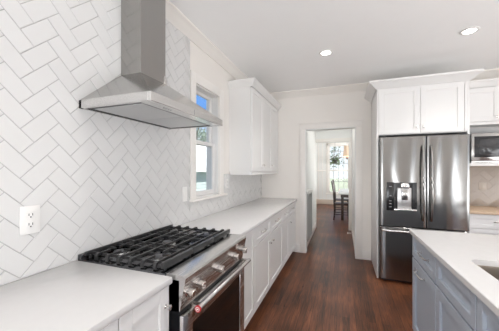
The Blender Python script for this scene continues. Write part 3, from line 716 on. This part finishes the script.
# ------------------------------------------------------------------ island
IX, IY1 = .538, 2.44
IB = 1.50
def island_cab(y0, y1, label, doors, pull, dpull):
    r_ = thing('island_cabinet', (1.0, (y0+y1)/2, 0), label, 'cabinet')
    new_obj('body', MB().box(IX+.021, IB, y0+.001, y1-.001, .10, CT-.175).box(IX+.021, IX+.04, y0+.001, y1-.001, CT-.175, CT-.031)
            .box(IX+.04, IB, y0+.001, y0+.018, CT-.175, CT-.031).box(IX+.04, IB, y1-.018, y1-.001, CT-.175, CT-.031).box(IB-.02, IB, y0+.018, y1-.018, CT-.175, CT-.031), M['grey'], r_, smooth=False)
    new_obj('toe_kick', MB().box(IX+.075, IB-.05, y0+.001, y1-.001, 0, .10), M['grey'], r_, smooth=False)
    o = new_obj('drawer', MB().shaker('-x', IX, y0+.005, y1-.005, .708, CT-.036, t=.024, rail=.048, rec=.015), M['grey'], r_)
    if pull: bar_pull(o, '-x', IX+.0155, pull, .79, .18)
    for a, b_ in doors:
        o = new_obj('door', MB().shaker('-x', IX, a+.005, b_-.005, .105, .695, t=.024, rail=.062, rec=.015), M['grey'], r_)
        if dpull: bar_pull(o, '-x', IX, dpull, .64, .18)
    return r_
island_cab(1.882, 2.445, 'grey island cabinet with drawer and door at the end nearest the refrigerator', [(1.882, 2.445)], 2.15, 2.19)
island_cab(1.368, 1.880, 'grey island cabinet with a plain false drawer front, second from the refrigerator', [(1.368, 1.880)], None, None)
island_cab(.86, 1.366, 'grey island cabinet at the right picture edge beside the sink', [(.86, 1.366)], None, None)
island_cab(.30, .858, 'grey island cabinet nearest the camera, outside the lower right corner', [(.30, .858)], .58, .65)
tag(new_obj('island_end_panel', MB().box(IX+.022, IB, 2.446, 2.460, 0, CT-.031, .002), M['grey'], loc=(1.0, 2.43, 0)), 'grey end panel of the island facing the refrigerator', 'panel')
# countertop with rounded sink cutout
SX0, SX1, SY0, SY1 = .655, 1.08, .98, 1.758
def rrect(x0, x1, y0, y1, r, n_=6):
    o = []
    for cx_, cy_, a0 in ((x1-r, y1-r, 0), (x0+r, y1-r, 90), (x0+r, y0+r, 180), (x1-r, y0+r, 270)):
        for i in range(n_+1): o.append((cx_+r*math.cos(R(a0+90*i/n_)), cy_+r*math.sin(R(a0+90*i/n_))))
    return o
def slab(x0, x1, y0, y1, z0, z1, hole):
    mb = MB(); bm = mb.bm
    def ring(pts, z): return [bm.verts.new((p[0], p[1], z)) for p in pts]
    outer = [(x0, y0), (x1, y0), (x1, y1), (x0, y1)]; e_ = .003
    outi = [(x0+e_, y0+e_), (x1-e_, y0+e_), (x1-e_, y1-e_), (x0+e_, y1-e_)]
    ot, om, ob = ring(outi, z1), ring(outer, z1-e_), ring(outer, z0)
    ht, hb = ring(hole, z1), ring(hole, z0)
    def loop(a, b_):
        for i in range(len(a)): bm.faces.new((a[i], a[(i+1) % len(a)], b_[(i+1) % len(b_)], b_[i]))
    loop(ot, om); loop(om, ob); loop(ht, hb)
    for o_, h_ in ((ot, ht), (ob, hb)):
        ed = []
        for rr in (o_, h_):
            for i in range(len(rr)):
                ed.append(bm.edges.get((rr[i], rr[(i+1) % len(rr)])))
        bmesh.ops.triangle_fill(bm, use_beauty=True, use_dissolve=False, edges=ed)
    bmesh.ops.recalc_face_normals(bm, faces=bm.faces)
    return mb
o = new_obj('island_countertop', slab(.522, 1.95, .25, 2.472, CT-.03, CT, rrect(SX0, SX1, SY0, SY1, .05)), M['quartz'], loc=(1.1, 1.4, CT-.03))
tag(o, 'white quartz island countertop with sink cutout', 'countertop')
sk = thing('kitchen_sink', ((SX0+SX1)/2, (SY0+SY1)/2, CT-.17), 'stainless steel undermount sink set into the island countertop', 'sink')
mb = MB(); bm = mb.bm; rings = []
for ins_, z in ((-.012, CT-.0305), (-.003, CT-.031), (.0, CT-.05), (.006, CT-.15), (.02, CT-.162), (.05, CT-.165)):
    rings.append([bm.verts.new((p[0], p[1], z)) for p in rrect(SX0+ins_, SX1-ins_, SY0+ins_, SY1-ins_, .05)])
for a, b_ in zip(rings, rings[1:]):
    for i in range(len(a)): bm.faces.new((a[i], a[(i+1) % len(a)], b_[(i+1) % len(a)], b_[i]))
bm.faces.new(rings[-1]); bmesh.ops.recalc_face_normals(bm, faces=bm.faces)
for f in bm.faces: f.normal_flip()
new_obj('basin', mb, M['basin'], sk)
new_obj('drain', MB().lathe([(.045, 0), (.045, .002), (.03, .003), (.028, .001), (0, .001)], ((SX0+SX1)/2, (SY0+SY1)/2, CT-.1645)), M['chrome'], sk)

# ------------------------------------------------------------------ recessed lights
def downlight(x, y, label, cone=112, power=33):
    r_ = thing('recessed_light', (x, y, ZC), label, 'ceiling light', 'recessed lights in the ceiling')
    new_obj('trim_ring', MB().lathe([(.052, -.001), (.075, -.001), (.078, -.004), (.075, -.008), (.055, -.010), (.050, -.004)], (x, y, ZC)), M['plastic'], r_)
    new_obj('lens', MB().lathe([(.0, -.0065), (.054, -.0065), (.054, -.002), (0, -.002)], (x, y, ZC)), M['lamp'], r_)
    l = light('downlight', 'SPOT', (x, y, ZC-.02), (0, 0, 0), power, color=(1, .975, .94), spot_size=R(cone), spot_blend=.7, shadow_soft_size=.05)
downlight(-.183, 3.05, 'round recessed ceiling light nearest the doorway, left of the two in view')
downlight(1.150, 3.05, 'round recessed ceiling light in front of the refrigerator cabinets, at the top right', 112, 19)
downlight(-.183, .9, 'unseen fill downlight added above and behind the camera on the range side')  # from here on unseen downlights, added to brighten kitchen, hall and dining room
downlight(-.21, 5.4, 'unseen fill downlight added in the hall beyond the doorway', 165, 20)
downlight(-.10, 7.0, 'unseen fill downlight added at the near end of the dining room', 165, 18)
downlight(-.183, -1.2, 'unseen fill downlight added near the rear wall on the range side')
downlight(1.150, -1.2, 'unseen fill downlight added near the rear wall on the island side')
downlight(2.48, 3.05, 'unseen fill downlight added beyond the right picture edge')
downlight(2.48, .9, 'unseen fill downlight added far right of the island')
downlight(1.150, .9, 'unseen fill downlight added above the island near the camera')

# ------------------------------------------------------------------ hall and dining furnishings
gr = thing('wall_grille', (-.63, 5.1, .25), 'grey louvred grille with white cap on the hall wall beyond the doorway', 'grille')
new_obj('frame', MB().box(-.63, -.585, 4.60, 5.25, .14, .19).box(-.63, -.585, 4.60, 5.25, .95, .99).box(-.63, -.585, 4.60, 4.63, .14, .96).box(-.63, -.585, 5.22, 5.25, .14, .96), M['grille'], gr, smooth=False)
k = MB()
for i in range(15):
    y = 4.645+i*.0395; k.box(-.625, -.592, y, y+.016, .19, .95)
new_obj('louvres', k, M['grille'], gr, smooth=False)
new_obj('cap', MB().box(-.63, -.565, 4.58, 5.27, .99, 1.02, .004), M['cab'], gr)
dst = thing('door_stop', (.14, 5.8, 0), 'small metal door stop on the hall baseboard right of the doorway', 'door stop')
new_obj('rod', MB().cyl((.185, 5.8, .07), (.105, 5.8, .07), .008, seg=12), M['chrome'], dst)
new_obj('bumper', MB().cyl((.105, 5.8, .07), (.085, 5.8, .07), .014, seg=12, bev=.003), M['plastic'], dst)

tb = thing('dining_table', (.4, 8.5, 0), 'dark dining table with pale top in the far dining room', 'table')
new_obj('tabletop', MB().box(-.12, .92, 7.5, 9.5, .725, .76, .006), M['tabletop'], tb)
new_obj('apron', MB().box(-.06, .86, 7.56, 9.44, .64, .725), M['darkwood'], tb, smooth=False)
for x in (-.05, .79):
    for y in (7.58, 9.36): new_obj('leg', MB().box(x, x+.07, y, y+.07, 0, .725, .004), M['darkwood'], tb)
ch = thing('dining_chair', (0, 0, 0), 'x', 'chair', 'dark ladder back dining chairs around the dining table')
new_obj('seat', MB().box(-.21, .21, -.21, .21, .44, .47, .008), M['darkwood'], ch)
for y in (-.19, .19):
    new_obj('leg', MB().tube([(-.20, y, 0), (-.195, y, .45), (-.215, y, .8), (-.26, y, 1.10)], .019, 8), M['darkwood'], ch)
    new_obj('leg', MB().cyl((.185, y, 0), (.185, y, .44), .014, .019, 10), M['darkwood'], ch)
for z, dx in ((.62, -.005), (.78, -.015), (.94, -.035), (1.05, -.05)):
    new_obj('back_slat', MB().box(-.212+dx, -.196+dx, -.18, .18, z-.03, z+.03, .003), M['darkwood'], ch)
k = MB()
for z in (.16, .30):
    k.cyl((-.197, -.19, z), (.185, -.19, z), .010, seg=8).cyl((-.197, .19, z), (.185, .19, z), .010, seg=8)
k.cyl((.185, -.19, .22), (.185, .19, .22), .010, seg=8); new_obj('stretcher', k, M['darkwood'], ch)
ch.location = (-.04, 7.76, 0); ch['label'] = 'dark wooden ladder back chair at the near left corner of the dining table'
dup(ch, (-.04, 8.75, 0), 'dark wooden ladder back chair behind the first on the left side of the dining table')
dup(ch, (.42, 9.62, 0), 'dark wooden ladder back chair at the window end of the dining table', rotz=R(-90))
dup(ch, (.47, 7.25, 0), 'dark wooden ladder back chair at the doorway end of the dining table', rotz=R(90))

pl = thing('pendant_lamp', (.12, 8.6, ZC), 'cream shaded pendant lamp hanging above the dining table', 'lamp')
new_obj('cord', MB().cyl((.12, 8.6, 2.2), (.12, 8.6, ZC), .006, seg=8), M['black'], pl)
new_obj('lamp_shade', MB().lathe([(.09, 2.17), (.125, 1.83), (.120, 1.83), (.085, 2.165)], (.12, 8.6, 0)), M['cream'], pl)
new_obj('finial', MB().lathe([(0, 1.74), (.03, 1.76), (.015, 1.80), (.03, 1.83), (0, 1.84)], (.12, 8.6, 0)), M['black'], pl)
light('pendant_bulb', 'POINT', (.12, 8.6, 1.98), (0, 0, 0), 5, color=(1, .8, .6), shadow_soft_size=.04)

hp = thing('hanging_plant', (-.30, 10.7, 1.7), 'green hanging plant in a pot before the dining room window', 'plant')
new_obj('pot', MB().lathe([(.07, 1.66), (.10, 1.80), (.11, 1.81), (.10, 1.82), (0, 1.80)], (-.30, 10.7, 0)), M['slot'], hp)
k = MB()
for i in range(3):
    a = i*2.1; k.cyl((-.30+.1*math.cos(a), 10.7+.1*math.sin(a), 1.81), (-.30, 10.7, 2.25), .005, seg=6)
k.cyl((-.30, 10.7, 2.25), (-.30, 10.7, ZC), .005, seg=6)
new_obj('hanger', k, M['slot'], hp)
def leaves(n_, fn, size):
    mb = MB(); bm = mb.bm
    for i in range(n_):
        p = Vector(fn()); d = Vector((random.gauss(0, 1), random.gauss(0, 1), random.gauss(0, .7))).normalized(); u = d.cross(Vector((random.random(), random.random(), 1))).normalized()
        s_ = size*random.uniform(.6, 1.3); v = [bm.verts.new(p+q) for q in (-d*s_, u*s_*.4, d*s_, -u*s_*.4)]; bm.faces.new(v)
    return mb
def fp():
    r_ = random.uniform(.02, .2); a = random.uniform(0, 6.28); return (-.30+r_*math.cos(a), 10.7+r_*.8*math.sin(a), 1.86-r_*.9+random.gauss(0, .07))
new_obj('foliage', leaves(260, fp, .04), M['leaf'], hp, smooth=False)

# ------------------------------------------------------------------ outside
struct('ground', MB().box(-60, -4.01, -30, 60, -.6, -.45).box(-4, 60, 11.7, 60, -.6, -.45), M['grass'], smooth=False)
nh = thing('neighbour_house', (-9, 10, -.45), 'neighbouring house with teal siding and pale roof outside the kitchen window', 'house')
k = MB(); k.box(-12, -6.0, 5, 18, -.45, 1.36)
for i in range(12): k.prism([(-6.0, -.40+i*.145), (-5.975, -.40+i*.145), (-6.0, -.26+i*.145)], 'y', 5, 18)
new_obj('siding', k, M['teal'], nh, smooth=False)
new_obj('roof', MB().prism([(-5.6, 1.33), (-5.6, 1.50), (-9.0, 3.35), (-12.4, 1.5), (-12.4, 1.33)], 'y', 4.6, 18.4), M['roofing'], nh, smooth=False)
def tree(x, y, h_, r_, label, m='treeleaf', n_=2600):
    t_ = thing('leafy_tree', (x, y, -.45), label, 'tree')
    k = MB(); k.tube([(x, y, -.45), (x+.1, y, h_*.4), (x, y+.1, h_*.75)], .16, 8)
    for i in range(9):
        a = i*.7; z = h_*(.35+.05*i); k.tube([(x+.05, y, z), (x+math.cos(a)*r_*.4, y+math.sin(a)*r_*.4, z+.6), (x+math.cos(a)*r_*.8, y+math.sin(a)*r_*.8, z+1.0)], .05, 6)
    new_obj('trunk', k, M['bark'], t_)
    cl = [(random.gauss(0, .45)*r_, random.gauss(0, .45)*r_, h_*random.uniform(.4, .95)) for _ in range(26)]
    def f():
        c_ = random.choice(cl); return (x+c_[0]+random.gauss(0, .4), y+c_[1]+random.gauss(0, .4), c_[2]+random.gauss(0, .35))
    new_obj('foliage', leaves(n_, f, .13), M[m], t_, smooth=False)
tree(-13.5, 21.5, 6.3, 2.4, 'leafy tree behind the pale roof outside the kitchen window')
tree(-16.5, 29.5, 6.6, 2.4, 'leafy tree farther back, right of the first, outside the kitchen window')
tree(-1.6, 22, 4.2, 1.9, 'pale leafy tree outside the dining room window', n_=700)
